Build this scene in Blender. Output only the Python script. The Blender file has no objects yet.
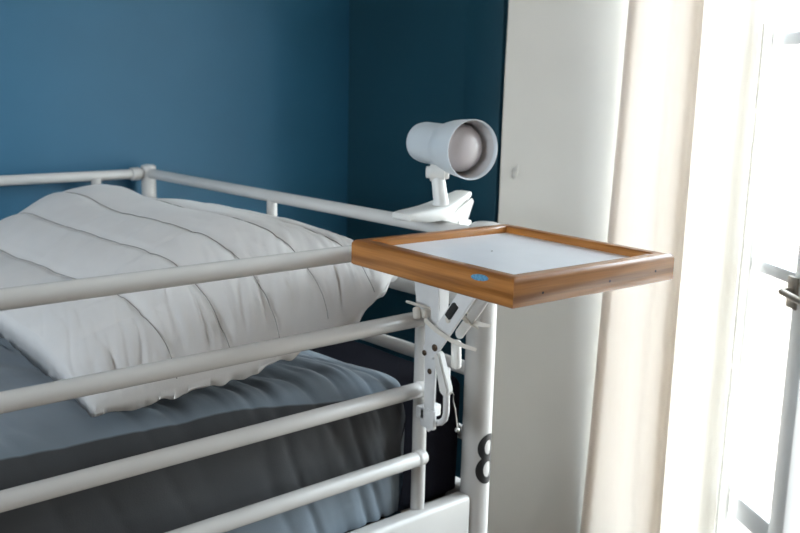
import bpy, bmesh, math, random
from mathutils import Vector, Matrix, noise

random.seed(4)
sc = bpy.context.scene
COL = sc.collection
PI = math.pi
ZO = 1.70                       # height of the top guard rail above the floor; shapes below are given relative to that rail


# ------------------------------------------------------------------ materials
def new_mat(name):
    m = bpy.data.materials.new(name)
    m.use_nodes = True
    nt = m.node_tree
    return m, nt, nt.nodes['Principled BSDF']


def N(nt, kind, **kw):
    n = nt.nodes.new(kind)
    for k, v in kw.items():
        if k.startswith('i_'):
            n.inputs[k[2:].replace('_', ' ')].default_value = v
        else:
            setattr(n, k, v)
    return n


def simple(name, col, rough=0.5, spec=0.5, var=0.06, scale=8.0, bump=0.0, bscale=200.0, metallic=0.0, coat=0.0, sheen=0.0, stretch=(1, 1, 1)):
    """painted / woven surface: a base colour with slight noise variation and fine bump"""
    m, nt, b = new_mat(name)
    tc = N(nt, 'ShaderNodeTexCoord')
    mp = N(nt, 'ShaderNodeMapping')
    mp.inputs['Scale'].default_value = stretch
    nt.links.new(tc.outputs['Object'], mp.inputs['Vector'])
    nz = N(nt, 'ShaderNodeTexNoise', i_Scale=scale, i_Detail=4.0)
    nt.links.new(mp.outputs['Vector'], nz.inputs['Vector'])
    rp = N(nt, 'ShaderNodeValToRGB')
    lo = [max(0, c * (1 - var)) for c in col]
    hi = [min(1, c * (1 + var)) for c in col]
    rp.color_ramp.elements[0].position = .3
    rp.color_ramp.elements[1].position = .7
    rp.color_ramp.elements[0].color = (*lo, 1)
    rp.color_ramp.elements[1].color = (*hi, 1)
    nt.links.new(nz.outputs['Fac'], rp.inputs['Fac'])
    nt.links.new(rp.outputs['Color'], b.inputs['Base Color'])
    b.inputs['Roughness'].default_value = rough
    b.inputs['Specular IOR Level'].default_value = spec
    b.inputs['Metallic'].default_value = metallic
    b.inputs['Coat Weight'].default_value = coat
    b.inputs['Sheen Weight'].default_value = sheen
    if bump > 0:
        n2 = N(nt, 'ShaderNodeTexNoise', i_Scale=bscale, i_Detail=3.0)
        nt.links.new(mp.outputs['Vector'], n2.inputs['Vector'])
        bp = N(nt, 'ShaderNodeBump', i_Strength=bump, i_Distance=0.002)
        nt.links.new(n2.outputs['Fac'], bp.inputs['Height'])
        nt.links.new(bp.outputs['Normal'], b.inputs['Normal'])
    return m


def wood_mat(name, c0, c1, rough=0.3):
    m, nt, b = new_mat(name)
    tc = N(nt, 'ShaderNodeTexCoord')
    mp = N(nt, 'ShaderNodeMapping')
    mp.inputs['Scale'].default_value = (2.2, 30, 30)
    nt.links.new(tc.outputs['Object'], mp.inputs['Vector'])
    wv = N(nt, 'ShaderNodeTexNoise', i_Scale=1.6, i_Detail=2.0, i_Distortion=1.2)
    nt.links.new(mp.outputs['Vector'], wv.inputs['Vector'])
    # growth rings: a wave across the stock, bent by the noise
    mp2 = N(nt, 'ShaderNodeMapping')
    mp2.inputs['Scale'].default_value = (.8, 7, 11)
    nt.links.new(tc.outputs['Object'], mp2.inputs['Vector'])
    w2 = N(nt, 'ShaderNodeTexWave', i_Scale=1.5, i_Distortion=4.5, i_Detail=2.0)
    w2.bands_direction = 'Z'
    w2.inputs['Detail Scale'].default_value = 1.0
    nt.links.new(mp2.outputs['Vector'], w2.inputs['Vector'])
    mx = N(nt, 'ShaderNodeMix')
    mx.inputs['Factor'].default_value = .42
    nt.links.new(wv.outputs['Fac'], mx.inputs['A'])
    nt.links.new(w2.outputs['Fac'], mx.inputs['B'])
    mp3 = N(nt, 'ShaderNodeMapping')
    mp3.inputs['Scale'].default_value = (5, 170, 170)
    nt.links.new(tc.outputs['Object'], mp3.inputs['Vector'])
    n3 = N(nt, 'ShaderNodeTexNoise', i_Scale=2.0, i_Detail=2.0)
    nt.links.new(mp3.outputs['Vector'], n3.inputs['Vector'])
    mb = N(nt, 'ShaderNodeMix')
    mb.inputs['Factor'].default_value = .45
    nt.links.new(mx.outputs['Result'], mb.inputs['A'])
    nt.links.new(n3.outputs['Fac'], mb.inputs['B'])
    mx = mb
    rp = N(nt, 'ShaderNodeValToRGB')
    rp.color_ramp.elements[0].position = .36
    rp.color_ramp.elements[1].position = .66
    rp.color_ramp.elements[0].color = (*c0, 1)
    rp.color_ramp.elements[1].color = (*c1, 1)
    nt.links.new(mx.outputs['Result'], rp.inputs['Fac'])
    nt.links.new(rp.outputs['Color'], b.inputs['Base Color'])
    b.inputs['Roughness'].default_value = rough
    b.inputs['Coat Weight'].default_value = 0.55
    b.inputs['Coat Roughness'].default_value = 0.13
    b.inputs['Specular IOR Level'].default_value = .25
    return m


M = {}
M['metal'] = simple('white_painted_metal', (.64, .622, .60), rough=.27, var=.02, scale=14, bump=.05, bscale=90)
M['metal2'] = simple('white_enamel_hardware', (.76, .76, .76), rough=.4, var=.05, scale=40)
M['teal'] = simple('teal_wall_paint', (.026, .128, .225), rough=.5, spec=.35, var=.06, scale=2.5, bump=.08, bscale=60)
M['teal_shaded'] = simple('shaded_teal_wall_paint', (.011, .056, .084), rough=.5, spec=.3, var=.06, scale=3, bump=.08, bscale=60)  # same teal paint, darkened: the head wall's shade is painted into the colour
M['white_wall'] = simple('white_wall_paint', (.60, .585, .555), rough=.7, spec=.2, var=.03, scale=3, bump=.1, bscale=40)
M['cream'] = simple('cream_wall_paint', (.42, .385, .34), rough=.8, spec=.2, var=.03)
M['ceiling'] = simple('ceiling_paint', (.80, .79, .77), rough=.9, spec=.2, var=.02)
M['floorwood'] = wood_mat('floor_boards', (.15, .09, .055), (.24, .155, .10), .45)
M['frame'] = simple('white_gloss_window_paint', (.90, .90, .89), rough=.35, var=.03, scale=10)
M['wood'] = wood_mat('varnished_pine', (.27, .098, .020), (.50, .205, .050), .34)
M['laminate'] = simple('white_laminate', (.74, .77, .82), rough=.3, var=.02, scale=30, bump=.02, bscale=120)
M['pillow'] = simple('white_cotton', (.72, .70, .69), rough=.85, spec=.2, var=.03, scale=12, bump=.12, bscale=420, sheen=.15)
M['seam'] = simple('grey_thread', (.30, .28, .265), rough=.9)
M['duvet'] = simple('slate_blue_cotton', (.215, .26, .305), rough=.85, spec=.2, var=.07, scale=9, bump=.15, bscale=500, sheen=.2)
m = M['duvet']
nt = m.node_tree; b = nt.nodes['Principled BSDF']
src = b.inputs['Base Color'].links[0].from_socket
at = N(nt, 'ShaderNodeAttribute'); at.attribute_name = 'side_band'
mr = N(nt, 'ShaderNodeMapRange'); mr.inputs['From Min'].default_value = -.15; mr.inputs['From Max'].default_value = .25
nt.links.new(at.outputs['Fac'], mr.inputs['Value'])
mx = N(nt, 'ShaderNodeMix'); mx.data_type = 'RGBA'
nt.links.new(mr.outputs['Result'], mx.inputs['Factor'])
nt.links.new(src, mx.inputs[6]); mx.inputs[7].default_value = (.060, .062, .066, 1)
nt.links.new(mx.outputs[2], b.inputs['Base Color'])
M['navy'] = simple('navy_jersey', (.009, .009, .014), rough=.95, spec=.08, var=.1, scale=9, bump=.2, bscale=350)
M['black'] = simple('black_paint', (.012, .012, .013), rough=.5, var=.1)
M['rivet'] = simple('bronze_rivet', (.09, .06, .04), rough=.4, metallic=.7)
M['rubber'] = simple('black_rubber', (.015, .015, .016), rough=.7)
M['zip'] = simple('white_nylon', (.70, .66, .59), rough=.45, var=.04, scale=60)
M['lamp'] = simple('white_lamp_enamel', (.66, .70, .73), rough=.38, var=.02, scale=20)
M['lampin'] = simple('grey_reflector_coat', (.62, .60, .60), rough=.35, var=.03)
M['plastic'] = simple('white_plastic', (.80, .79, .76), rough=.35, var=.03, scale=30)
M['steel'] = simple('steel_wire', (.6, .6, .6), rough=.3, metallic=1)
M['sticker'] = simple('blue_sticker', (.10, .29, .46), rough=.4, var=.35, scale=300)
M['bronze'] = simple('aged_bronze', (.30, .26, .22), rough=.45, metallic=.6, var=.2, scale=60)
M['gap_strip'] = simple('grey_gap_line', (.38, .37, .35), rough=.8)
M['hole'] = simple('dark_hole', (.02, .012, .008), rough=.9)
M['slat'] = simple('plywood_slats', (.10, .075, .05), rough=.7)
M['stone'] = simple('pale_render', (.75, .73, .68), rough=.9)

m, nt, b = new_mat('frosted_bulb_glass')
b.inputs['Base Color'].default_value = (.62, .565, .575, 1)
b.inputs['Roughness'].default_value = .45
b.inputs['Coat Weight'].default_value = 1.0
b.inputs['Coat Roughness'].default_value = .05
M['bulb'] = m

m, nt, b = new_mat('cream_curtain_cloth')
for n in list(nt.nodes):
    if n.type != 'OUTPUT_MATERIAL':
        nt.nodes.remove(n)
out = [n for n in nt.nodes if n.type == 'OUTPUT_MATERIAL'][0]
tc = N(nt, 'ShaderNodeTexCoord')
mp = N(nt, 'ShaderNodeMapping'); mp.inputs['Scale'].default_value = (60, 60, 6)
nt.links.new(tc.outputs['Object'], mp.inputs['Vector'])
nz = N(nt, 'ShaderNodeTexNoise', i_Scale=3.0, i_Detail=3.0)
nt.links.new(mp.outputs['Vector'], nz.inputs['Vector'])
rp = N(nt, 'ShaderNodeValToRGB')
rp.color_ramp.elements[0].color = (.84, .79, .745, 1)
rp.color_ramp.elements[1].color = (.88, .84, .80, 1)
nt.links.new(nz.outputs['Fac'], rp.inputs['Fac'])
df = N(nt, 'ShaderNodeBsdfDiffuse'); tl = N(nt, 'ShaderNodeBsdfTranslucent')
nt.links.new(rp.outputs['Color'], df.inputs['Color'])
nt.links.new(rp.outputs['Color'], tl.inputs['Color'])
ms = N(nt, 'ShaderNodeMixShader'); ms.inputs['Fac'].default_value = .46
nt.links.new(df.outputs[0], ms.inputs[1]); nt.links.new(tl.outputs[0], ms.inputs[2])
nt.links.new(ms.outputs[0], out.inputs['Surface'])
M['curtain'] = m
m = m.copy(); m.name = 'white_voile'
nt = m.node_tree
out = [n for n in nt.nodes if n.type == 'OUTPUT_MATERIAL'][0]
for n in nt.nodes:
    if n.type == 'VALTORGB':
        n.color_ramp.elements[0].color = (.84, .80, .745, 1); n.color_ramp.elements[1].color = (.89, .86, .815, 1)
    if n.type == 'MIX_SHADER': n.inputs['Fac'].default_value = .48; last = n
trn = N(nt, 'ShaderNodeBsdfTransparent')
m2 = N(nt, 'ShaderNodeMixShader'); m2.inputs['Fac'].default_value = .07
nt.links.new(last.outputs[0], m2.inputs[1]); nt.links.new(trn.outputs[0], m2.inputs[2])
nt.links.new(m2.outputs[0], out.inputs['Surface'])
M['sheer'] = m

m, nt, b = new_mat('window_glass')
for n in list(nt.nodes):
    if n.type != 'OUTPUT_MATERIAL':
        nt.nodes.remove(n)
out = [n for n in nt.nodes if n.type == 'OUTPUT_MATERIAL'][0]
tr = N(nt, 'ShaderNodeBsdfTransparent'); tr.inputs['Color'].default_value = (.93, .95, .95, 1)
gl = N(nt, 'ShaderNodeBsdfGlossy'); gl.inputs['Roughness'].default_value = .02
lw = N(nt, 'ShaderNodeLayerWeight', i_Blend=.5)
pw = N(nt, 'ShaderNodeMath', operation='POWER'); pw.inputs[1].default_value = 5.0
nt.links.new(lw.outputs['Facing'], pw.inputs[0])
fr = N(nt, 'ShaderNodeMath', operation='MULTIPLY_ADD'); fr.inputs[1].default_value = .45; fr.inputs[2].default_value = .04
nt.links.new(pw.outputs[0], fr.inputs[0])
ms = N(nt, 'ShaderNodeMixShader')
nt.links.new(fr.outputs[0], ms.inputs['Fac'])
nt.links.new(tr.outputs[0], ms.inputs[1]); nt.links.new(gl.outputs[0], ms.inputs[2])
nt.links.new(ms.outputs[0], out.inputs['Surface'])
M['glass'] = m


# ------------------------------------------------------------------ mesh helpers (bmesh in rail-relative coordinates)
def BM():
    return bmesh.new()


def box(bm, x0, x1, y0, y1, z0, z1, bev=0.0, seg=2, mat=None):
    r = bmesh.ops.create_cube(bm, size=1.0)
    vs = r['verts']
    T = Matrix.Translation(((x0 + x1) / 2, (y0 + y1) / 2, (z0 + z1) / 2)) @ Matrix.Diagonal((x1 - x0, y1 - y0, z1 - z0, 1))
    bmesh.ops.transform(bm, matrix=T, verts=vs)
    if bev > 0:
        es = list({e for v in vs for e in v.link_edges})
        g = bmesh.ops.bevel(bm, geom=es, offset=bev, segments=seg, affect='EDGES', profile=.5)
        vs = list({v for f in g['faces'] for v in f.verts} | {v for v in vs if v.is_valid})
        # gather every vert connected to these
        seen = set(vs); st = list(vs)
        while st:
            v = st.pop()
            for e in v.link_edges:
                w = e.other_vert(v)
                if w not in seen:
                    seen.add(w); st.append(w)
        vs = list(seen)
    if mat is not None:
        bmesh.ops.transform(bm, matrix=mat, verts=vs)
    return vs


def ring_loft(bm, rings, cap0=True, cap1=True, closed=False):
    vr = [[bm.verts.new(p) for p in r] for r in rings]
    n = len(vr[0])
    pairs = list(zip(vr[:-1], vr[1:])) + ([(vr[-1], vr[0])] if closed else [])
    for a, b_ in pairs:
        for i in range(n):
            j = (i + 1) % n
            bm.faces.new((a[i], a[j], b_[j], b_[i]))
    if not closed:
        if cap0: bm.faces.new(list(reversed(vr[0])))
        if cap1: bm.faces.new(vr[-1])


def tube(bm, pts, r, n=16, round_ends=False):
    """tube along a polyline; r is a number or one radius per point"""
    pts = [Vector(p) for p in pts]
    rs = list(r) if isinstance(r, (list, tuple)) else [r] * len(pts)
    if round_ends:
        d0 = (pts[0] - pts[1]).normalized(); d1 = (pts[-1] - pts[-2]).normalized()
        pre, pr, post, por = [], [], [], []
        for k in range(1, 5):
            a = k / 5 * PI / 2
            pre.insert(0, pts[0] + d0 * rs[0] * .6 * math.sin(a)); pr.insert(0, rs[0] * math.cos(a))
            post.append(pts[-1] + d1 * rs[-1] * .6 * math.sin(a)); por.append(rs[-1] * math.cos(a))
        pts = pre + pts + post; rs = pr + rs + por
    rings = []
    up = None
    for i, p in enumerate(pts):
        if i == 0: t = pts[1] - pts[0]
        elif i == len(pts) - 1: t = pts[-1] - pts[-2]
        else: t = (pts[i + 1] - p).normalized() + (p - pts[i - 1]).normalized()
        t.normalize()
        if up is None:
            up = Vector((0, 0, 1)) if abs(t.z) < .9 else Vector((1, 0, 0))
        a = t.cross(up).normalized(); up = a.cross(t).normalized()
        rings.append([p + (a * math.cos(2 * PI * k / n) + up * math.sin(2 * PI * k / n)) * rs[i] for k in range(n)])
    ring_loft(bm, rings)


def flat_strip(bm, pts, w, t, side):
    """a flat strap of width w (along 'side') and thickness t along a polyline"""
    pts = [Vector(p) for p in pts]; side = Vector(side).normalized()
    rings = []
    for i, p in enumerate(pts):
        d = (pts[min(i + 1, len(pts) - 1)] - pts[max(i - 1, 0)]).normalized()
        s = (side - d * side.dot(d)).normalized(); u = d.cross(s)
        ww = w[i] if isinstance(w, (list, tuple)) else w
        rings.append([p + s * ww / 2 + u * t / 2, p - s * ww / 2 + u * t / 2, p - s * ww / 2 - u * t / 2, p + s * ww / 2 - u * t / 2])
    ring_loft(bm, rings)


def lathe(bm, prof, origin, axis, n=40, cap0=False, cap1=False):
    axis = Vector(axis).normalized(); o = Vector(origin)
    a = axis.cross(Vector((0, 0, 1)))
    if a.length < .01: a = Vector((1, 0, 0))
    a.normalize(); u = a.cross(axis).normalized()
    rings = [[o + axis * s + (a * math.cos(2 * PI * k / n) + u * math.sin(2 * PI * k / n)) * max(r, 1e-5) for k in range(n)] for s, r in prof]
    ring_loft(bm, rings, cap0, cap1)


def plate_x(bm, poly, x0, x1, bev=.0012):
    """plate with outline poly given as (y, z), between x0 and x1"""
    a = [bm.verts.new((x0, y, z)) for y, z in poly]
    b_ = [bm.verts.new((x1, y, z)) for y, z in poly]
    n = len(poly)
    fs = [bm.faces.new(a), bm.faces.new(list(reversed(b_)))]
    for i in range(n):
        j = (i + 1) % n
        fs.append(bm.faces.new((a[j], a[i], b_[i], b_[j])))
    es = list({e for f in fs[:2] for e in f.edges})
    if bev: bmesh.ops.bevel(bm, geom=es, offset=bev, segments=2, affect='EDGES')


def bar_poly(p, q, w0, w1=None, rnd=True):
    """outline of a straight bar with rounded ends in a plane"""
    w1 = w1 or w0
    d = (Vector(q) - Vector(p)).normalized(); s = Vector((-d.y, d.x))
    out = []
    for k in range(7):
        a = PI / 2 + PI * k / 6
        out.append(Vector(p) + (d * math.cos(a) + s * math.sin(a)) * w0 / 2)
    for k in range(7):
        a = -PI / 2 + PI * k / 6
        out.append(Vector(q) + (d * math.cos(a) + s * math.sin(a)) * w1 / 2)
    return [(v.x, v.y) for v in out]


def obj(name, bm, mat, parent=None, smooth=True, ang=35, matrix=None):
    bmesh.ops.recalc_face_normals(bm, faces=bm.faces)
    me = bpy.data.meshes.new(name)
    bm.to_mesh(me); bm.free()
    me.materials.append(mat)
    if smooth:
        for p in me.polygons: p.use_smooth = True
        me.set_sharp_from_angle(angle=math.radians(ang))
    o = bpy.data.objects.new(name, me)
    COL.objects.link(o)
    L = (Matrix.Translation((0, 0, ZO)) @ matrix) if matrix is not None else Matrix.Translation((0, 0, ZO))
    if parent is not None:
        o.parent = parent
        inv = parent.matrix_basis.inverted()
        if parent.type == 'EMPTY':
            o.matrix_basis = inv @ L
        else:                                   # parent is itself a child part placed under an Empty
            o.matrix_parent_inverse = (parent.parent.matrix_basis @ parent.matrix_basis).inverted() if parent.parent else inv
            o.matrix_basis = L
    else:
        o.matrix_basis = L
    return o


def tag(o, label, cat, group=None):
    o['label'] = label; o['category'] = cat
    if group: o['group'] = group
    return o


def thing(name, label, cat, loc, group=None):
    o = bpy.data.objects.new(name, None)
    o.empty_display_size = .05
    COL.objects.link(o)
    o.location = (loc[0], loc[1], loc[2] + ZO)
    return tag(o, label, cat, group)


def struct(name, bm, mat, parent=None, **kw):
    o = obj(name, bm, mat, parent, **kw)
    if parent is None: o['kind'] = 'structure'
    return o


def sm(a, b_, x):
    t = min(1, max(0, (x - a) / (b_ - a)))
    return t * t * (3 - 2 * t)


# ------------------------------------------------------------------ the room
XW, YB = .70, 1.25               # room plane of the head wall, back wall
XG = 1.0                          # plane of the window, deep in the thick wall
XL, YN = -3.0, -2.7              # walls behind the camera
ZF, ZC = -1.70, 1.25

bm = BM(); box(bm, XL - .2, XG + .09, YN - .2, YB + .2, ZF - .1, ZF); struct('floor', bm, M['floorwood'])
bm = BM(); box(bm, XL - .2, XG + .09, YN - .2, YB + .2, ZC, ZC + .1); struct('ceiling', bm, M['ceiling'])
bm = BM(); box(bm, XL - .2, XW + .3, YB, YB + .2, ZF, ZC); struct('wall_back', bm, M['teal'])

# teal strip of the head wall, its shade put into the colour: recessed field and a slightly proud border board
bm = BM(); box(bm, XW, XW + .3, .60, YB, ZF, ZC); struct('wall_head', bm, M['teal_shaded'])
bm = BM(); box(bm, XW - .012, XW + .002, .61, .742, ZF, ZC, .003); struct('trim_1', bm, M['teal_shaded'])


def wall_with_hole(name, mat, axis, a0, a1, b0, b1, h0, h1, z0, z1):
    """wall slab of thickness a0..a1 on 'axis', spanning b0..b1, opening h0..h1 x z0..z1"""
    bm = BM()
    def bx(p0, p1, q0, q1):
        if axis == 'x': box(bm, a0, a1, p0, p1, q0, q1)
        else: box(bm, p0, p1, a0, a1, q0, q1)
    bx(b0, h0, ZF, ZC); bx(h1, b1, ZF, ZC); bx(h0, h1, ZF, z0); bx(h0, h1, z1, ZC)
    return struct(name, bm, mat)


WY0, WY1, WZ0, WZ1 = -1.035, .385, -1.05, 1.12
bm = BM()
# splayed white reveal; its painted plaster edge towards the teal strip is a little uneven
NZ = 60
foot = [(XW + .02, .600), (XW - .008, .600), (XW - .016, .593), (.95, .392), (XG + .09, .385), (XG + .09, .600)]
rings = []
for k in range(NZ + 1):
    z = ZF + (ZC - ZF) * k / NZ
    w = .0022 * noise.noise((z * 5, 3.1, 0)) - .003 * sm(.30, .42, z) + .002 * sm(-.05, -.15, z)
    rings.append([(x, y + (w if n in (1, 2) else 0), z) for n, (x, y) in enumerate(foot)])
ring_loft(bm, rings)
box(bm, XW - .016, XG + .09, YN - .2, WY0, ZF, ZC)
box(bm, XW - .016, XG + .09, WY0, .595, WZ1, ZC)
box(bm, XG - .05, XG + .09, WY0, .40, ZF, WZ0)
struct('wall_window', bm, M['white_wall'], ang=30)
# small plaster patch on the white wall
bm = BM()
for dz, dy, ry, rz in ((0, 0, .006, .016), (.012, -.008, .004, .012)):
    r = bmesh.ops.create_uvsphere(bm, u_segments=14, v_segments=8, radius=1)
    bmesh.ops.transform(bm, matrix=Matrix.Translation((XW + .0138, .5695 + dy, .022 + dz)) @ Matrix.Rotation(math.radians(53), 4, 'Z') @ Matrix.Diagonal((.0022, ry, rz, 1)), verts=r['verts'])
struct('trim_2', bm, M['white_wall'])

wall_with_hole('wall_left', M['cream'], 'x', XL - .2, XL, YN - .2, YB + .2, -.75, .35, .25, 1.0)
bm = BM(); box(bm, XL - .2, XG + .09, YN - .2, YN, ZF, ZC); struct('wall_near', bm, M['cream'])

# ------------------------------------------------------------------ window in the head wall
wt = bpy.data.objects.new('window_1', None); COL.objects.link(wt); wt.location = (XG, WY1, WZ0 + ZO); wt['kind'] = 'structure'
bm = BM()
fx0, fx1 = XG + .004, XG + .070
box(bm, fx0, fx1, .058, .112, WZ0 + .05, WZ1 - .06, .004)    # post between the casement and the side light
box(bm, fx0, fx1, WY1 - .025, WY1, WZ0, WZ1, .004)
box(bm, fx0, fx1, WY0, WY0 + .06, WZ0, WZ1, .004)
box(bm, fx0, fx1, WY0 + .06, WY1 - .025, WZ1 - .06, WZ1, .004)
box(bm, fx0, fx1, WY0 + .06, WY1 - .025, WZ0, WZ0 + .05, .004)
box(bm, fx0, fx1, -.34, -.285, WZ0 + .05, WZ1 - .06, .004)      # mullions
obj('window_frame', bm, M['frame'], wt)
bm = BM(); box(bm, XG - .09, XG + .085, WY0, WY1, WZ0 - .03, WZ0 + .012, .006); obj('window_sill', bm, M['frame'], wt)

hinge = Vector((XG - .004, .051, 0))
SA = math.radians(237.5)
sd = Vector((math.cos(SA), math.sin(SA), 0)); sn = Vector((-sd.y, sd.x, 0))
SM = Matrix(((sd.x, sn.x, 0, hinge.x), (sd.y, sn.y, 0, hinge.y), (0, 0, 1, 0), (0, 0, 0, 1)))
S0, S1 = WZ0 + .055, WZ1 - .065
BARS = ((S0, S0 + .07), (-.795, -.735), (-.172, -.142), (.348, .378), (.80, .83), (S1 - .055, S1))
PANES = [(a[1], b_[0]) for a, b_ in zip(BARS[:-1], BARS[1:])]
bm = BM()
SW = .285
box(bm, 0, .040, -.020, .020, S0, S1, .003)
box(bm, SW - .058, SW, -.020, .020, S0, S1, .003)
for z0, z1 in BARS: box(bm, .040, SW - .058, -.018, .018, z0, z1, .003)
obj('casement_sash', bm, M['frame'], wt, matrix=SM)
for z0, z1 in PANES:
    bm = BM(); box(bm, .038, SW - .056, -.002, .002, z0, z1); obj('pane', bm, M['glass'], wt, matrix=SM)
bm = BM()
box(bm, SW - .074, SW - .035, -.027, -.020, -.222, -.150, .003)
tube(bm, [(SW - .050, -.022, -.180), (SW - .050, -.050, -.180), (SW - .044, -.056, -.181), (SW + .060, -.056, -.188)], [.007, .007, .008, .007], 12, True)
obj('window_handle', bm, M['bronze'], wt, matrix=SM)
bm = BM(); box(bm, -.0045, .0005, -.0225, -.0195, S0, .40); obj('gap_strip', bm, M['gap_strip'], wt, matrix=SM)  # thin grey strip added to draw the shaded gap between sash and frame
for z in (.165, -.46):
    bm = BM(); tube(bm, [(-.002, -.019, z - .035), (-.002, -.019, z + .035)], .007, 12, True); obj('hinge', bm, M['frame'], wt, matrix=SM)
bm = BM(); box(bm, XG + .030, XG + .034, .110, WY1 - .023, WZ0 + .048, WZ1 - .058); obj('pane', bm, M['glass'], wt)
# the other casements stay shut
for ya, yb_ in ((-.973, -.342),):
    bm = BM()
    for y0, y1 in ((ya, ya + .05), (yb_ - .05, yb_)): box(bm, XG + .01, XG + .05, y0, y1, S0, S1, .003)
    for z0, z1 in BARS: box(bm, XG + .012, XG + .048, ya + .05, yb_ - .05, z0, z1, .003)
    obj('casement_sash', bm, M['frame'], wt)
    for z0, z1 in PANES:
        bm = BM(); box(bm, XG + .028, XG + .032, ya + .048, yb_ - .048, z0, z1); obj('pane', bm, M['glass'], wt)

# ------------------------------------------------------------------ curtain
ctl = [(.346, .902), (.360, .905), (.372, .905), (.380, .898), (.376, .890), (.366, .888), (.345, .890), (.316, .893), (.287, .892), (.262, .887), (.243, .884),
       (.231, .890), (.222, .906), (.212, .920), (.200, .924), (.190, .917), (.182, .911)]
sheer_ctl = [(.222, .934), (.205, .940), (.188, .936), (.170, .928), (.150, .924), (.130, .927), (.112, .934), (.094, .938), (.076, .934), (.060, .927), (.046, .929)]


def cat_rom(pts, k):
    out = []
    P = [pts[0]] + pts + [pts[-1]]
    for i in range(1, len(P) - 2):
        for j in range(k):
            t = j / k
            p0, p1, p2, p3 = P[i - 1], P[i], P[i + 1], P[i + 2]
            out.append(tuple(.5 * ((2 * p1[d]) + (-p0[d] + p2[d]) * t + (2 * p0[d] - 5 * p1[d] + 4 * p2[d] - p3[d]) * t * t + (-p0[d] + 3 * p1[d] - 3 * p2[d] + p3[d]) * t ** 3) for d in range(len(p1))))
    out.append(pts[-1])
    return out


def hang(name, ctl_, mat, seed):
    prof = cat_rom(ctl_, 6)
    bm = BM()
    rows = []
    NR = 70
    for k in range(NR + 1):
        z = WZ1 - .002 + (ZF + .012 - WZ1) * k / NR
        row = []
        for i, (y, x) in enumerate(prof):
            dx = .006 * noise.noise((y * 9, z * 1.3, seed)); dy = .006 * noise.noise((y * 5, z * 1.1, 9.2)) + .17 * (.46 - z) * max(y - .20, (y - .20) * .15)
            row.append(bm.verts.new((x + dx, y + dy, z)))
        rows.append(row)
    for a, b_ in zip(rows[:-1], rows[1:]):
        for i in range(len(a) - 1):
            bm.faces.new((a[i], a[i + 1], b_[i + 1], b_[i]))
    o = obj(name, bm, mat, ang=180)
    sol = o.modifiers.new('cloth', 'SOLIDIFY'); sol.thickness = .0012
    return o


tag(hang('curtain', ctl, M['curtain'], 1.7), 'cream curtain panel hanging straight at the left side of the bright window', 'curtain')
tag(hang('sheer_curtain', sheer_ctl, M['sheer'], 1.7), 'thin white sheer curtain behind the cream panel, glowing against the window', 'curtain')

# ------------------------------------------------------------------ the metal bunk bed
D, W, XF = .11866, 1.1992, -2.05
RT = .0125
bed = thing('bunk_bed', 'white metal bunk bed with tubular guard rails and the number 8 on its post', 'bed', (XF / 2, W / 2, ZF))

for (px, py) in ((0, 0), (0, W), (XF, 0), (XF, W)):
    bm = BM()
    pr = .0255 if py == 0 else .0185
    tube(bm, [(px, py, ZF), (px, py, .010)], pr, 40)
    po = obj('post', bm, M['metal'], bed)
    bm = BM()
    lathe(bm, [(h_, r_ + pr - .0255) for h_, r_ in ((.008, .0258), (.0155, .0262), (.020, .0245), (.0225, .0195), (.0235, .0110), (.0238, .0085))], (px, py, 0), (0, 0, 1), 36, True, True)
    obj('post_cap', bm, M['metal'], bed)

SPX = -.129
for side in (0, 1):
    sgn = 1 if side == 0 else -1
    yr = 0 if side == 0 else W
    for i in range(4):
        bm = BM()
        if i == 0:      # the top rail runs on to the spindle and bends down into it
            pts = [(XF, yr, 0)] + [(x, yr, 0) for x in (-1.5, -1.0, -.5, -.2, SPX)]
            if side == 1: pts = [(XF, yr, 0)] + [(x, yr, 0) for x in (-1.5, -1.0, -.5, -.2, -.02)]
            tube(bm, pts, RT, 24, True)
        else:
            tube(bm, [(XF, yr - .004 * sgn, -i * D), (-1.0, yr - .004 * sgn, -i * D), (SPX - .003, yr - .004 * sgn, -i * D)], RT, 24, True)
        obj('guard_rail', bm, M['metal'], bed)
    for sx in (SPX - .017 * side, XF - SPX, XF / 2):
        bm = BM(); tube(bm, [(sx, yr + .009 * sgn, -.005), (sx, yr + .009 * sgn, -.455)], .0118, 24)
        if sx > -.2:
            for i in (1, 2, 3):     # weld beads where the rails meet the upright
                lathe(bm, [(-.016, .0124), (-.013, .0134), (-.009, .0136), (-.006, .0128)], (sx - .004, yr - .004 * sgn, -i * D), (1, 0, 0), 20, True, True)
        obj('spindle', bm, M['metal'], bed)
    if side == 1:
        bm = BM(); lathe(bm, [(-.050, .0135), (-.048, .0165), (-.030, .0168), (-.024, .015)], (0, W, 0), (1, 0, 0), 28, True, True)
        obj('rail_collar', bm, M['metal'], bed)
for hx in (0, XF):
    for i in range(4):
        bm = BM(); tube(bm, [(hx, 0, -i * D), (hx, W / 2, -i * D), (hx, W, -i * D)], RT, 24)
        obj('head_rail' if hx == 0 else 'foot_rail', bm, M['metal'], bed)
    for y in (.6306, .18, 1.02):
        if y != .6306: continue
        bm = BM(); tube(bm, [(hx, y, -.004), (hx, y, -.44)], .0112, 20)
        obj('spindle', bm, M['metal'], bed)
for yb in (0, W):
    bm = BM(); box(bm, XF + .022, -.0235, yb - .0165, yb + .0165, -.56, -.450, .009, 4)
    obj('side_beam', bm, M['metal'], bed)
for xb in (0, XF):
    bm = BM(); box(bm, xb - .0165, xb + .0165, .024, W - .024, -.56, -.450, .009, 4)
    obj('end_beam', bm, M['metal'], bed)
bm = BM()
for k in range(14):
    x = -1.97 + k * .145
    box(bm, x, x + .07, .012, W - .012, -.492, -.476, .003)
obj('bed_base', bm, M['slat'], bed)


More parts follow.
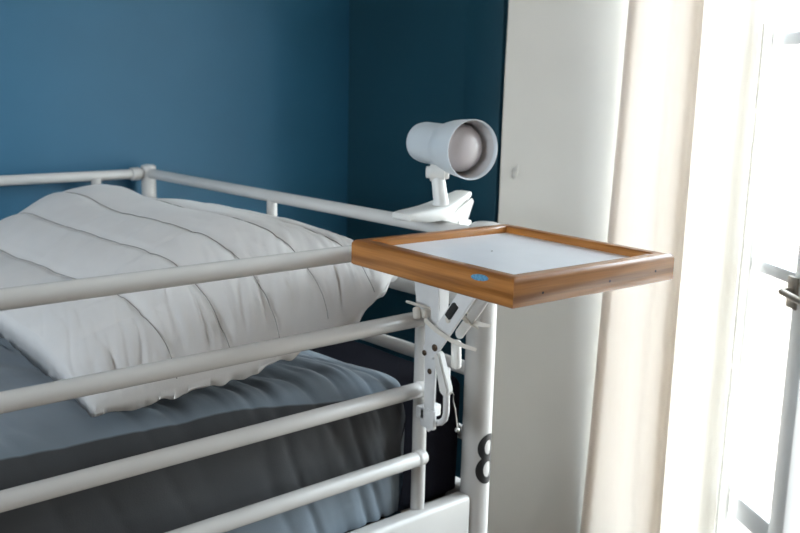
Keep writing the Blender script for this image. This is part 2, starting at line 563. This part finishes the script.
# number 8 painted round the post, facing outwards
def eight():
    bm = BM()
    zc = -.3865
    cen = math.radians(276)
    def pt(u, v):
        a = cen + u / .0255
        r = .0255 + .0007
        return (r * math.cos(a), r * math.sin(a), zc + v)
    n = 44
    for (cv, ou, ov, iu, iv) in ((.0208, .0215, .0245, .0085, .0130), (-.0195, .0238, .0265, .0098, .0142)):
        o_, i_ = [], []
        for k in range(n):
            a = 2 * PI * k / n
            o_.append(bm.verts.new(pt(ou * math.cos(a), cv + ov * math.sin(a))))
            i_.append(bm.verts.new(pt(iu * math.cos(a), cv + iv * math.sin(a))))
        for k in range(n):
            j = (k + 1) % n
            # two bands so the mark follows the round post
            bm.faces.new((o_[k], o_[j], i_[j], i_[k]))
    bmesh.ops.subdivide_edges(bm, edges=[e for e in bm.edges if e.calc_length() > .006], cuts=3)
    for v in bm.verts:
        f = .0262 / math.hypot(v.co.x, v.co.y)
        v.co.x *= f; v.co.y *= f
    return bm


obj('number_marking', eight(), M['black'], bed)['label'] = 'black number 8 on the post'

# ------------------------------------------------------------------ mattress
bm = BM()
vs = box(bm, XF + .05, -.0140, .034, W - .04, -.474, -.243, .024, 5)
bmesh.ops.subdivide_edges(bm, edges=[e for e in bm.edges if e.calc_length() > .3], cuts=30, use_grid_fill=True)
for v in bm.verts:
    n_ = noise.noise(v.co * 7) * .004
    v.co.z += n_ if v.co.z > -.3 else 0
    if v.co.y < .2: v.co.y -= .017 * sm(-.115, -.06, v.co.x) * sm(-.462, -.445, v.co.z) * sm(.2, .05, v.co.y)
mt = obj('mattress', bm, M['navy'], ang=60)
tag(mt, 'dark mattress in a navy sheet lying inside the white bed frame', 'mattress')


# ------------------------------------------------------------------ duvet
def duvet():
    bm = BM()
    # outer path across the bed, from the far edge over the top and down the outward side
    outer, inner = [], []
    y_side, r = .0205, .075
    ztop, zin = -.192, -.2375
    for k in range(30):
        y = 1.12 + (y_side + r - 1.12) * k / 29
        outer.append((y, ztop)); inner.append((y, zin))
    for k in range(1, 13):
        a = PI / 2 * k / 12
        outer.append((y_side + r - r * math.sin(a), ztop - .058 + .058 * math.cos(a)))
        q = min(1, k / 10)
        inner.append((.0335 + (y_side + r - .0335) * (1 - math.sin(a)), zin - .012 * (1 - math.cos(a))))
    zb0 = ztop - .058
    for k in range(1, 31):
        z = zb0 + (-.458 - zb0) * k / 30
        outer.append((y_side + .001 * math.sin(k), z)); inner.append((.0338, z))
    nS = len(outer)
    X0, X1 = -1.96, -.146
    cols = []
    NXN = 280
    for i in range(NXN + 1):
        t = i / NXN
        x = X0 + (X1 - X0) * (1 - (1 - t) ** 1.55)
        cols.append(x)
    grid_o, grid_i = [], []
    for x in cols:
        ro, ri = [], []
        for s, ((yo, zo), (yi, zi)) in enumerate(zip(outer, inner)):
            fs = s / (nS - 1)
            tpos = 0 if s < 30 else min(1, (s - 29) / 13)             # 0 on top, 1 on the side
            xe = X1 - .034 * (1 - tpos) * sm(0.02, .4, yo) + .012 * noise.noise((fs * 9, 2.2, 0)) - .006 * tpos * math.sin(fs * 26)
            xx = X0 + (xe - X0) * (x - X0) / (X1 - X0)
            rl = .21 if tpos == 0 else .21 - .115 * tpos
            e = max(0, 1 - (xe - xx) / rl)
            f = max(.02, max(0, 1 - e ** 2.0) ** .5)
            e0 = max(0, 1 - (xx - X0) / .05); f *= max(.02, math.sqrt(max(0, 1 - e0 * e0)))
            yy = yi + (yo - yi) * f; zz = zi + (zo - zi) * f
            # creases: sharp gathers that run across the bed near the head end, softer swells elsewhere
            sl = (yo - .09) if tpos == 0 else -(.075 * tpos + max(0, -.25 - zo))        # distance from the long edge
            near = sm(-.95, -.26, xx)
            q = xx + .42 * sl + .03 * noise.noise((xx * 5, sl * 4, 3.3))
            c1 = max(0, 1 - abs(noise.noise((q * 19, sl * 2.6, 1.3))) * 3.2) ** 1.7
            c2 = max(0, 1 - abs(noise.noise((q * 34, sl * 4.0, 6.1))) * 3.0) ** 1.6
            big = noise.noise((q * 9, sl * 2.5, 4.7))
            sw = noise.noise((xx * 4, sl * 5, 1.9))
            am = min(1, f * 1.3)
            if tpos > 0: near = near * (1 - tpos) + tpos * sm(-.50, -.20, xx)
            dsp = (-.0105 * c1 - .0045 * (1 - .65 * tpos) * c2) * (.22 + .78 * near) * am + .009 * big * (.35 + .65 * near) * am + .006 * sw * am
            if tpos == 0: zz += dsp
            else:
                yy -= dsp * tpos * .75 - .003 * tpos; zz += dsp * (1 - tpos)
            yy = max(yy, .0165) if zz < .02 else yy
            if s >= 42: yy = min(yy, yi - .0025)
            ro.append((xx, yy, zz)); ri.append((xx, yi, zi))
        grid_o.append(ro); grid_i.append(ri)
    rings = [ro + list(reversed(ri)) for ro, ri in zip(grid_o, grid_i)]
    ring_loft(bm, rings)
    return bm


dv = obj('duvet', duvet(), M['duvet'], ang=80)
# charcoal band down the outward side; the attribute is positive inside that band
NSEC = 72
att = dv.data.attributes.new('side_band', 'FLOAT', 'POINT')
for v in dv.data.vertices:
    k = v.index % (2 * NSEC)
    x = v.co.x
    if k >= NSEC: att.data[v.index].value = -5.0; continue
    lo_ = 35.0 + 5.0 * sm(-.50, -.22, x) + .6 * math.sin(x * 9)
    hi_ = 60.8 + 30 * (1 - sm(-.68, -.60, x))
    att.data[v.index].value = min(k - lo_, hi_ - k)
tag(dv, 'slate blue-grey duvet spread over the mattress beneath the white pillow', 'duvet')

# ------------------------------------------------------------------ pillow
PX0, PX1, PY0, PY1 = -.668, -.102, .040, .965
LX = [-.552, -.466, -.385, -.297, -.205]
plat_pts = [(-.70, -.085), (-.62, -.075), (-.552, -.060), (-.466, -.018), (-.385, .008), (-.297, .020), (-.205, .006), (-.118, -.012), (-.05, -.03)]


def interp(pts, x):
    for (x0, y0), (x1, y1) in zip(pts[:-1], pts[1:]):
        if x <= x1:
            t = (x - x0) / (x1 - x0)
            return y0 + (y1 - y0) * t
    return pts[-1][1]


def plat(x):
    return (interp(plat_pts, x - .02) + interp(plat_pts, x) * 2 + interp(plat_pts, x + .02)) / 4


def ell(t):
    t = min(1, max(0, t)); return math.sqrt(1 - (1 - t) ** 2)


def outline(u, v):
    x = PX0 + (PX1 - PX0) * u; y = PY0 + (PY1 - PY0) * v
    # slightly hollow sides, pointed corners
    y += .020 * math.sin(PI * u) * (1 - v) ** 4 * 0 + (.040 * sm(.80, 1, u)) * (1 - v) ** 3 - .012 * math.sin(PI * u) * v ** 3
    x -= .030 * math.sin(PI * v) * sm(.72, 1, u) ** 2 * .6
    x += .018 * math.sin(PI * v) * (1 - u) ** 4
    return x, y


def seam_z(u, v):
    x = PX0 + (PX1 - PX0) * u
    f = interp([(-.7, -.172), (-.48, -.166), (-.385, -.154), (-.341, -.144), (-.256, -.120), (-.226, -.104), (-.185, -.082), (-.15, -.066), (-.105, -.062), (0, -.06)], x)
    b_ = interp([(-.7, -.15), (-.3, -.10), (-.118, -.11), (0, -.1)], x)
    return f + (b_ - f) * sm(0.0, .8, v)


def pillow_top(u, v):
    x, y = outline(u, v)
    S = seam_z(u, v)
    dx0 = (x - PX0) / .125; dx1 = (PX1 - x) / .085
    dy0 = (v * (PY1 - PY0)) / .235; dy1 = ((1 - v) * (PY1 - PY0)) / .21
    roll = (ell(dx0) * ell(dx1) * ell(dy0) * ell(dy1)) ** .85
    P = plat(x)
    P += .012 * sm(.55, .72, y) * sm(-.46, -.40, x) * (1 - sm(-.31, -.285, x))
    P -= .022 * sm(.55, .80, y) * sm(-.30, -.27, x)
    P -= .010 * sm(.2, .45, y) * (1 - sm(-.55, -.48, x))
    # quilted channels
    g = 0
    for lx in LX: g = max(g, math.exp(-((x - lx) / .007) ** 2))
    seg = 0
    edges = [PX0] + LX + [PX1]
    for a, b_ in zip(edges[:-1], edges[1:]):
        if a <= x <= b_: seg = math.sin(PI * (x - a) / (b_ - a))
    P += (.0038 * seg - .0035 * g)
    z = S + (P - S) * roll
    # puckers that run in from the front seam
    dfr = v * (PY1 - PY0)
    fr = math.exp(-dfr / .13) * min(1, v * 40)
    q = x - .30 * dfr + .012 * noise.noise((x * 12, dfr * 10, 5.5))
    c1 = max(0, 1 - abs(noise.noise((q * 30, dfr * 5, .3))) * 3.0) ** 1.5
    c2 = max(0, 1 - abs(noise.noise((q * 58, dfr * 8, 4.4))) * 2.8) ** 1.5
    bg_ = noise.noise((q * 17, dfr * 6, 2.2))
    pk = .007 * bg_ - .0048 * c1 - .0034 * c2
    z += fr * pk
    # soft creases on the crown and beside the end seam
    z += .0040 * noise.noise((x * 9, y * 7, 8.8)) * min(1, roll * 1.2)
    z -= .0035 * max(0, 1 - abs(noise.noise((x * 7 + y * 3, y * 11, 3.8))) * 4) * min(1, roll) * math.exp(-dfr / .5)
    yy = y - .9 * fr * pk
    return Vector((x, yy, z))


def pillow():
    bm = BM()
    NU, NV = 190, 210
    us = [.5 - .5 * math.cos(PI * i / NU) for i in range(NU + 1)]
    us = [.55 * a + .45 * i / NU for i, a in enumerate(us)]
    vs = [(j / NV) ** 1.5 * .6 + .4 * (.5 - .5 * math.cos(PI * j / NV)) for j in range(NV + 1)]
    top = [[None] * (NV + 1) for _ in range(NU + 1)]
    bot = [[None] * (NV + 1) for _ in range(NU + 1)]
    for i, u in enumerate(us):
        for j, v in enumerate(vs):
            p = pillow_top(u, v)
            edge = i in (0, NU) or j in (0, NV)
            if edge:
                x, y = outline(u, v)
                p = Vector((x, y + .009 * noise.noise((x * 26, y * 26, 1)), seam_z(u, v) + (.011 * noise.noise((x * 22, y * 22, 2)) + .006 * noise.noise((x * 48, y * 48, 4)) - .006) * (1 - v) ** 2))
            top[i][j] = bm.verts.new(p)
            if edge:
                bot[i][j] = top[i][j]
            else:
                S = seam_z(u, v)
                x, y = outline(u, v)
                roll = ell((x - PX0) / .12) * ell((PX1 - x) / .11) * ell(v * (PY1 - PY0) / .2) * ell((1 - v) * (PY1 - PY0) / .2)
                d_in = min((PX1 - x) / .42, v * (PY1 - PY0) / .42, (x - PX0) / .2, (1 - v) * (PY1 - PY0) / .25)
                zb = S - .125 * sm(.08, 1, d_in) - .004 * noise.noise((x * 18, y * 18, 6)) * roll
                lim = -.1835 + .003 * noise.noise((x * 12, y * 12, 3))
                zb = max(zb, lim)
                zb = min(zb, p.z - .001)
                bot[i][j] = bm.verts.new((x, y, zb))
    for i in range(NU):
        for j in range(NV):
            bm.faces.new((top[i][j], top[i + 1][j], top[i + 1][j + 1], top[i][j + 1]))
            f = [bot[i][j], bot[i][j + 1], bot[i + 1][j + 1], bot[i + 1][j]]
            if len(set(f)) >= 3:
                try: bm.faces.new(f)
                except ValueError: pass
    return bm


pil = thing('pillow', 'large puffy white pillow with stitched channels resting on the grey duvet', 'pillow', ((PX0 + PX1) / 2, (PY0 + PY1) / 2, -.185))
obj('pillow_case', pillow(), M['pillow'], pil, ang=180)
for lx in LX:
    u = (lx - PX0) / (PX1 - PX0)
    for _ in range(6):
        pass
    pts = []
    for k in range(90):
        v = .002 + .986 * (k / 89) ** 1.5
        # keep the thread on the channel although the outline bends
        uu = u
        for _ in range(4):
            uu += (lx - outline(uu, v)[0]) / (PX1 - PX0)
        p = pillow_top(uu, v)
        pts.append(p + Vector((0, -.0006 - .0022 * math.exp(-v * .92 / .10), .0010)))
    bm = BM(); tube(bm, pts, .0007, 6)
    obj('quilting_seam', bm, M['seam'], pil)['label'] = 'thin grey stitched seam line'

# ------------------------------------------------------------------ wooden tray shelf with its folding bracket
TL, TW_, TH, FW = .311, .326, .0365, .022
tc_ = Vector((-.1585, -.196, 0)); tz = .027
tray = thing('bedside_tray', 'small wooden tray shelf with white top bracketed to the white bed rail', 'tray', (tc_.x, tc_.y, tz - TH))
RA = math.radians(-3.1)


def rail_bm(L):
    """mitred rail, length along x, outer face at y=0, width FW towards +y, top at z=0"""
    r = .0075
    prof = [(0, -TH + .002), (0, -r)]
    for k in range(1, 6):
        a = PI / 2 * k / 6
        prof.append((r - r * math.cos(a), -r + r * math.sin(a)))
    prof.append((r, 0))
    r2 = .003
    prof += [(FW - r2, 0), (FW - r2 * .3, -r2 * .3), (FW, -r2), (FW, -TH), (.002, -TH)]
    bm = BM()
    rings = []
    for s in (-1, 1):
        rings.append([(s * (L / 2 - y), y, z) for y, z in prof])
    nseg = 8
    allr = []
    for k in range(nseg + 1):
        t = k / nseg
        allr.append([Vector(a).lerp(Vector(b_), t) for a, b_ in zip(rings[0], rings[1])])
    ring_loft(bm, allr)
    return bm


TM = Matrix.Translation((tc_.x, tc_.y, tz)) @ Matrix.Rotation(RA, 4, 'Z')
fronts = {}
for nm, L, off, rot in (('outer', TL, (0, -TW_ / 2), 0), ('inner', TL, (0, TW_ / 2), PI), ('foot', TW_, (-TL / 2, 0), -PI / 2), ('head', TW_, (TL / 2, 0), PI / 2)):
    mm = TM @ Matrix.Translation((off[0], off[1], 0)) @ Matrix.Rotation(rot, 4, 'Z')
    fr_o = obj('frame_rail', rail_bm(L), M['wood'], tray, matrix=mm, ang=50)
    fronts[nm] = (fr_o, mm)
bm = BM(); box(bm, -TL / 2 + FW - .004, TL / 2 - FW + .004, -TW_ / 2 + FW - .004, TW_ / 2 - FW + .004, -.018, -.011)
obj('tray_panel', bm, M['laminate'], tray, matrix=TM)['label'] = 'white laminate tray surface'
for x in (-.105, .02, .115):
    bm = BM(); lathe(bm, [(-.0006, .0016), (.0004, .0016)], (x, 0, -.0225 + .003 * (x > .1)), (0, -1, 0), 12, True, True)
    obj('nail_hole', bm, M['hole'], tray, matrix=fronts['outer'][1])
bm = BM(); lathe(bm, [(-.0112, .0013), (-.0106, .0013)], (-.005, .03, 0), (0, 0, 1), 12, True, True)
obj('screw', bm, M['hole'], tray, matrix=TM)
# worn blue sticker on the rounded edge of the rail that faces the foot end
bm = BM()
rows = []
for a in range(7):
    row = []
    for k in range(17):
        t = k / 16 * 2 - 1
        w_ = math.sqrt(max(0.02, 1 - t * t))
        s = (a / 6 - .5) * .008 * w_ + .0005 * noise.noise((t * 5, a, 0))
        q = -.0085 + s + .0012 * t
        x = .105 + .0155 * t
        # wrap over the quarter-round
        r = .0075
        if q > -r:
            ang_ = (q + r) / r
            y, z = r - r * math.cos(ang_), -r + r * math.sin(ang_)
            y -= .0004 * math.cos(ang_); z += .0004 * math.sin(ang_)
        else:
            y, z = -.0004, q
        row.append(bm.verts.new((x, y, z)))
    rows.append(row)
for a, b_ in zip(rows[:-1], rows[1:]):
    for k in range(16): bm.faces.new((a[k], a[k + 1], b_[k + 1], b_[k]))
obj('sticker', bm, M['sticker'], tray, matrix=fronts['foot'][1])['label'] = 'worn blue oval sticker'

# bracket: upright plate, two struts, release lever, hook and clamp, all below the tray
BX = -.146
bm = BM()
plate_x(bm, [(.012, tz - TH), (.012, -.060), (.004, -.098), (-.018, -.106), (-.020, -.292), (-.030, -.301), (-.042, -.292), (-.044, -.16), (-.045, -.10), (-.045, tz - TH)], BX - .002, BX + .002)
plate_x(bm, [(-.041, tz - TH), (-.041, -.115), (-.045, -.115), (-.045, tz - TH)], BX, BX + .022, .0008)     # folded flange
up = obj('bracket_plate', bm, M['metal2'], tray, ang=30)
bm = BM(); plate_x(bm, bar_poly((-.0345, -.163), (-.1385, -.022), .030, .030), BX - .008, BX - .003); obj('strut', bm, M['metal2'], tray, ang=30)
bm = BM(); plate_x(bm, bar_poly((-.060, -.137), (-.150, -.020), .016, .016), BX + .030, BX + .036); obj('strut', bm, M['metal2'], tray, ang=30)
bm = BM(); plate_x(bm, bar_poly((-.0525, -.168), (-.070, -.218), .015, .0215), BX - .010, BX + .004, .003); obj('release_lever', bm, M['plastic'], tray, ang=30)
bm = BM()
tube(bm, [(-.138, -.060, -.19), (-.138, -.061, -.262), (-.138, -.058, -.273), (-.138, -.050, -.281), (-.138, -.036, -.286)], .0052, 14, True)
obj('clamp_hook', bm, M['metal2'], tray)
bm = BM(); box(bm, BX - .006, BX + .003, -.046, -.014, -.294, -.262, .003)
box(bm, BX - .006, BX + .032, -.026, -.004, -.282, -.262, .003)
obj('clamp_block', bm, M['metal2'], tray)
bm = BM(); tube(bm, [(BX + .026, -.060, -.150), (BX + .026, -.062, -.188)], .008, 16, True); obj('end_cap', bm, M['plastic'], tray)
bm = BM(); box(bm, -.004, .004, -.006, .006, -.014, .014, .002)
obj('rubber_pad', bm, M['rubber'], tray, matrix=Matrix.Translation((BX - .009, -.083, -.0895)) @ Matrix.Rotation(math.radians(36), 4, 'X'))
for (y, z, mt_, r) in ((-.0245, -.1690, 'rivet', .0046), (-.0310, -.1992, 'rivet', .0046), (-.0475, -.1555, 'rivet', .0058), (-.0745, -.1050, 'zip', .0052)):
    bm = BM(); lathe(bm, [(-.002, r), (.001, r), (.0022, r * .7), (.0026, r * .1)], (BX - .0085 if mt_ == 'zip' or z > -.19 else BX - .002, y, z), (-1, 0, 0), 16, True, True)
    obj('rivet', bm, M[mt_], tray)

# ------------------------------------------------------------------ cable ties
t1 = thing('cable_tie', 'white cable tie around rail and upright, long tail sticking out lower left', 'cable tie', (-.14, -.012, -.13))
bm = BM()
loop = []
for k in range(20):
    a = 2 * PI * k / 20
    loop.append((-.141 + .026 * math.cos(a), -.003 + .0245 * math.sin(a), -.100 - .010 * math.cos(a)))
tube(bm, loop + [loop[0]], .0022, 8)
flat_strip(bm, [(-.150, -.022, -.103), (-.159, -.0305, -.1155), (-.160, -.0563, -.1254), (-.159, -.0878, -.1340), (-.152, -.110, -.1395), (-.143, -.125, -.1430)], [.0065, .0065, .0065, .0065, .0065, .0050], .0022, Vector((.35, -.8, -.5)).cross((.65, .73, -.19)))
obj('strap', bm, M['zip'], t1)
bm = BM(); box(bm, -.162, -.147, -.030, -.019, -.112, -.098, .003); obj('tie_head', bm, M['zip'], t1)
bm = BM(); tube(bm, [(-.166, -.016, -.098), (-.167, -.019, -.110)], .0065, 10, True); obj('knot', bm, M['zip'], t1)
t2 = thing('cable_tie', 'white cable tie on the tray strut, short tail pointing right at the post', 'cable tie', (-.118, -.07, -.11))
bm = BM()
flat_strip(bm, [(-.1200, -.070, -.105), (-.1155, -.077, -.1127), (-.1109, -.090, -.1135), (-.1066, -.103, -.1146), (-.0993, -.113, -.1152)], [.0065, .0065, .0065, .0065, .005], .0022, Vector((.6, -.75, -.15)).cross((.65, .73, -.19)))
tube(bm, [(-.1215, -.072, -.100), (-.112, -.066, -.096), (-.106, -.080, -.112), (-.108, -.094, -.122), (-.117, -.088, -.116), (-.1215, -.072, -.100)], .0017, 8)
obj('strap', bm, M['zip'], t2)
bm = BM(); box(bm, -.1265, -.1185, -.078, -.068, -.106, -.096, .002); obj('tie_head', bm, M['zip'], t2)

# thin wire with a bead hanging from the bracket
wr = thing('beaded_wire', 'thin wire with small silver bead dangling from the bracket lever', 'wire', (-.075, -.02, -.31))
bm = BM(); tube(bm, [(-.136, -.070, -.224), (-.112, -.050, -.240), (-.094, -.032, -.258), (-.080, -.024, -.280), (-.072, -.020, -.302), (-.070, -.020, -.316)], .0009, 6)
obj('wire', bm, M['steel'], wr)
bm = BM(); bmesh.ops.create_uvsphere(bm, u_segments=16, v_segments=10, radius=.0045)
bmesh.ops.translate(bm, verts=bm.verts, vec=(-.070, -.020, -.319)); obj('bead', bm, M['steel'], wr)

# ------------------------------------------------------------------ clip-on lamp
lamp = thing('clip_lamp', 'white clip-on spot lamp clamped to the head rail of the bed', 'lamp', (0, .11, .014))
ax = Vector((-.20, -.975, -.015)).normalized()
rim = Vector((-.013, .022, .142))


def P(s): return rim + ax * s
bm = BM()
L_ = .172
prof = [(-L_, .004), (-L_ + .001, .020), (-L_ + .005, .0295), (-L_ + .012, .0345), (-L_ + .022, .0362), (-.086, .0366), (-.080, .0372), (-.074, .0395), (-.066, .0425), (-.050, .0458), (-.030, .0480), (-.012, .0494), (-.002, .0502), (0, .0497),
        (-.001, .0485), (-.012, .0475), (-.030, .0460), (-.050, .0438), (-.064, .0405), (-.068, .0375), (-.070, .030), (-.070, .002)]
lathe(bm, prof, rim, ax, 56, True, True)
sh = obj('lamp_shade', bm, M['lamp'], lamp, ang=60)
bm = BM(); lathe(bm, [(-.0655, .0385), (-.050, .0430), (-.030, .0454), (-.010, .0470), (-.008, .0466), (-.030, .0446), (-.050, .0420), (-.064, .0370), (-.0665, .012)], rim, ax, 56, True, True)
obj('reflector', bm, M['lampin'], lamp, ang=80)['label'] = 'grey inside of the lamp shade'
bm = BM(); lathe(bm, [(-.068, .018), (-.064, .026), (-.056, .034), (-.047, .0395), (-.040, .0405), (-.033, .0398), (-.026, .0365), (-.020, .0305), (-.0155, .022), (-.0132, .012), (-.0125, .0004)], rim, ax, 48, True, True)
obj('bulb', bm, M['bulb'], lamp, ang=90)['label'] = 'frosted reflector bulb'
# vent slots along the lower side of the body
bm = BM()
a_ = ax.cross(Vector((0, 0, 1))).normalized(); u_ = a_.cross(ax).normalized()
for k in range(5):
    th = math.radians(185 + k * 13)
    d = a_ * math.cos(th) + u_ * math.sin(th)
    tube(bm, [P(-.150) + d * .0362, P(-.100) + d * .0362], .0011, 6, True)
obj('body_rib', bm, M['lamp'], lamp)
# neck with knuckle
nb = Vector((.000, .108, .046)); nk = Vector((.000, .118, .092)); nt_ = P(-.105) + Vector((0, 0, -.034))
bm = BM()
tube(bm, [nb + Vector((0, 0, -.006)), nb + Vector((0, 0, .002)), nb.lerp(nk, .5), nk], [.0150, .0135, .0125, .0120], 20)
tube(bm, [nk, nk.lerp(nt_, .6), nt_ + Vector((0, 0, .004))], [.0120, .0125, .0150], 20)
obj('stem', bm, M['plastic'], lamp)
bm = BM()
kd = Vector((math.cos(math.radians(-46)), math.sin(math.radians(-46)), 0))
kc = nk + Vector((0, 0, .004))
lathe(bm, [(-.021, .006), (-.020, .010), (-.014, .0105), (-.013, .0150), (.012, .0150), (.013, .0115), (.019, .011), (.020, .007)], kc, kd, 20, True, True)
obj('knuckle', bm, M['plastic'], lamp)


def jaw(zs_top, zs_bot, xs, ws, yc=.110):
    """long clip jaw along x: at each x a rounded section of width w between bottom and top height"""
    rings = []
    for x, zt, zb, w in zip(xs, zs_top, zs_bot, ws):
        ring = []
        n = 20
        hw = w / 2; hh = (zt - zb) / 2; zc = (zt + zb) / 2
        for k in range(n):
            a = 2 * PI * k / n
            ca, sa = math.cos(a), math.sin(a)
            ring.append((x, yc + hw * math.copysign(abs(ca) ** .32, ca), zc + hh * math.copysign(abs(sa) ** .32, sa)))
        rings.append(ring)
    b_ = BM(); ring_loft(b_, rings)
    return b_


xs = [-.088, -.084, -.070, -.045, -.020, .000, .020, .045, .062, .070, .073]
obj('upper_jaw', jaw([.026, .031, .033, .035, .038, .042, .047, .055, .060, .060, .057], [.022, .019, .0165, .0140, .0140, .016, .026, .038, .047, .051, .054],
                     xs, [.026, .046, .052, .056, .058, .058, .054, .046, .038, .030, .018], .117), M['plastic'], lamp, ang=40)
obj('lower_jaw', jaw([-.018, -.0150, -.0135, -.013, -.013, -.010, .000, .008, .010, .009, .006], [-.022, -.027, -.028, -.028, -.028, -.028, -.020, -.008, -.002, .001, .004],
                     xs, [.022, .040, .046, .046, .046, .046, .044, .042, .038, .034, .020], .117), M['plastic'], lamp, ang=40)
for yy in (.0915, .1425):      # hinge cheeks joining the jaws
    bm = BM()
    poly = [(-.014, .0165), (.018, .030), (.060, .050), (.064, .044), (.048, .006), (.040, -.004), (.026, -.010), (.016, -.002), (.008, .012)]
    a = [bm.verts.new((x, yy - .0015, z)) for x, z in poly]; c_ = [bm.verts.new((x, yy + .0015, z)) for x, z in poly]
    bm.faces.new(a); bm.faces.new(list(reversed(c_)))
    for i in range(len(poly)):
        j = (i + 1) % len(poly); bm.faces.new((a[j], a[i], c_[i], c_[j]))
    obj('hinge_cheek', bm, M['plastic'], lamp, ang=40)
bm = BM()
tube(bm, [(.030, .088, .008), (.030, .146, .008)], .0035, 12)
obj('spring_pin', bm, M['steel'], lamp)

# ------------------------------------------------------------------ light: daylight through the windows
wd = bpy.data.worlds.new('daylight'); sc.world = wd
wd.use_nodes = True
nt = wd.node_tree
bg = nt.nodes['Background']
tcw = N(nt, 'ShaderNodeTexCoord'); sx = N(nt, 'ShaderNodeSeparateXYZ')
nt.links.new(tcw.outputs['Generated'], sx.inputs[0])
wr_ = N(nt, 'ShaderNodeValToRGB')          # warm sunlit ground below the horizon, pale bright sky above
wr_.color_ramp.elements[0].position = .47; wr_.color_ramp.elements[0].color = (.30, .275, .25, 1)
wr_.color_ramp.elements[1].position = .53; wr_.color_ramp.elements[1].color = (.80, .91, 1.0, 1)
mr_ = N(nt, 'ShaderNodeMapRange'); mr_.inputs['From Min'].default_value = -1; mr_.inputs['From Max'].default_value = 1
nt.links.new(sx.outputs['Z'], mr_.inputs['Value'])
nt.links.new(mr_.outputs['Result'], wr_.inputs['Fac'])
nt.links.new(wr_.outputs['Color'], bg.inputs['Color'])
bg.inputs['Strength'].default_value = 40.0


def portal(name, loc, rot, sx, sy):
    l = bpy.data.lights.new(name, 'AREA'); l.shape = 'RECTANGLE'; l.size = sx; l.size_y = sy
    l.cycles.is_portal = True
    o = bpy.data.objects.new(name, l); COL.objects.link(o)
    o.location = (loc[0], loc[1], loc[2] + ZO); o.rotation_euler = rot
    return o


portal('window_portal', (XG + .10, (WY0 + WY1) / 2, (WZ0 + WZ1) / 2), (0, math.radians(90), 0), WZ1 - WZ0 + .1, WY1 - WY0 + .1)
portal('left_portal', (XL - .21, -.20, .625), (0, math.radians(-90), 0), .75, 1.1)

sun = bpy.data.lights.new('sun', 'SUN'); sun.energy = 40.0; sun.angle = math.radians(1.0); sun.color = (1, .97, .92)
so = bpy.data.objects.new('sun', sun); COL.objects.link(so)
so.rotation_euler = Vector((-.30, -.78, -.55)).to_track_quat('-Z', 'Y').to_euler()

# ------------------------------------------------------------------ camera
f_px, pitch, roll, yaw = 944.27, .1948, .0234, .8412
fw = Vector((math.cos(pitch) * math.cos(yaw), math.cos(pitch) * math.sin(yaw), -math.sin(pitch)))
r0 = Vector((math.sin(yaw), -math.cos(yaw), 0)); u0 = r0.cross(fw)
rr = r0 * math.cos(roll) + u0 * math.sin(roll); uu = u0 * math.cos(roll) - r0 * math.sin(roll)
cam = bpy.data.cameras.new('camera'); cam.sensor_width = 36; cam.lens = f_px * 36 / 800
cam.clip_start = .05
co = bpy.data.objects.new('camera', cam); COL.objects.link(co)
R = Matrix((rr, uu, -fw)).transposed().to_4x4()
co.matrix_world = Matrix.Translation((-1.1427, -1.067, .2521 + ZO)) @ R
cam.dof.use_dof = True; cam.dof.focus_distance = 1.25; cam.dof.aperture_fstop = 7.1
sc.camera = co

vs_ = sc.view_settings
vs_.view_transform = 'Standard'; vs_.look = 'None'; vs_.gamma = 1.0; vs_.use_curve_mapping = False
vs_.exposure = -1.0
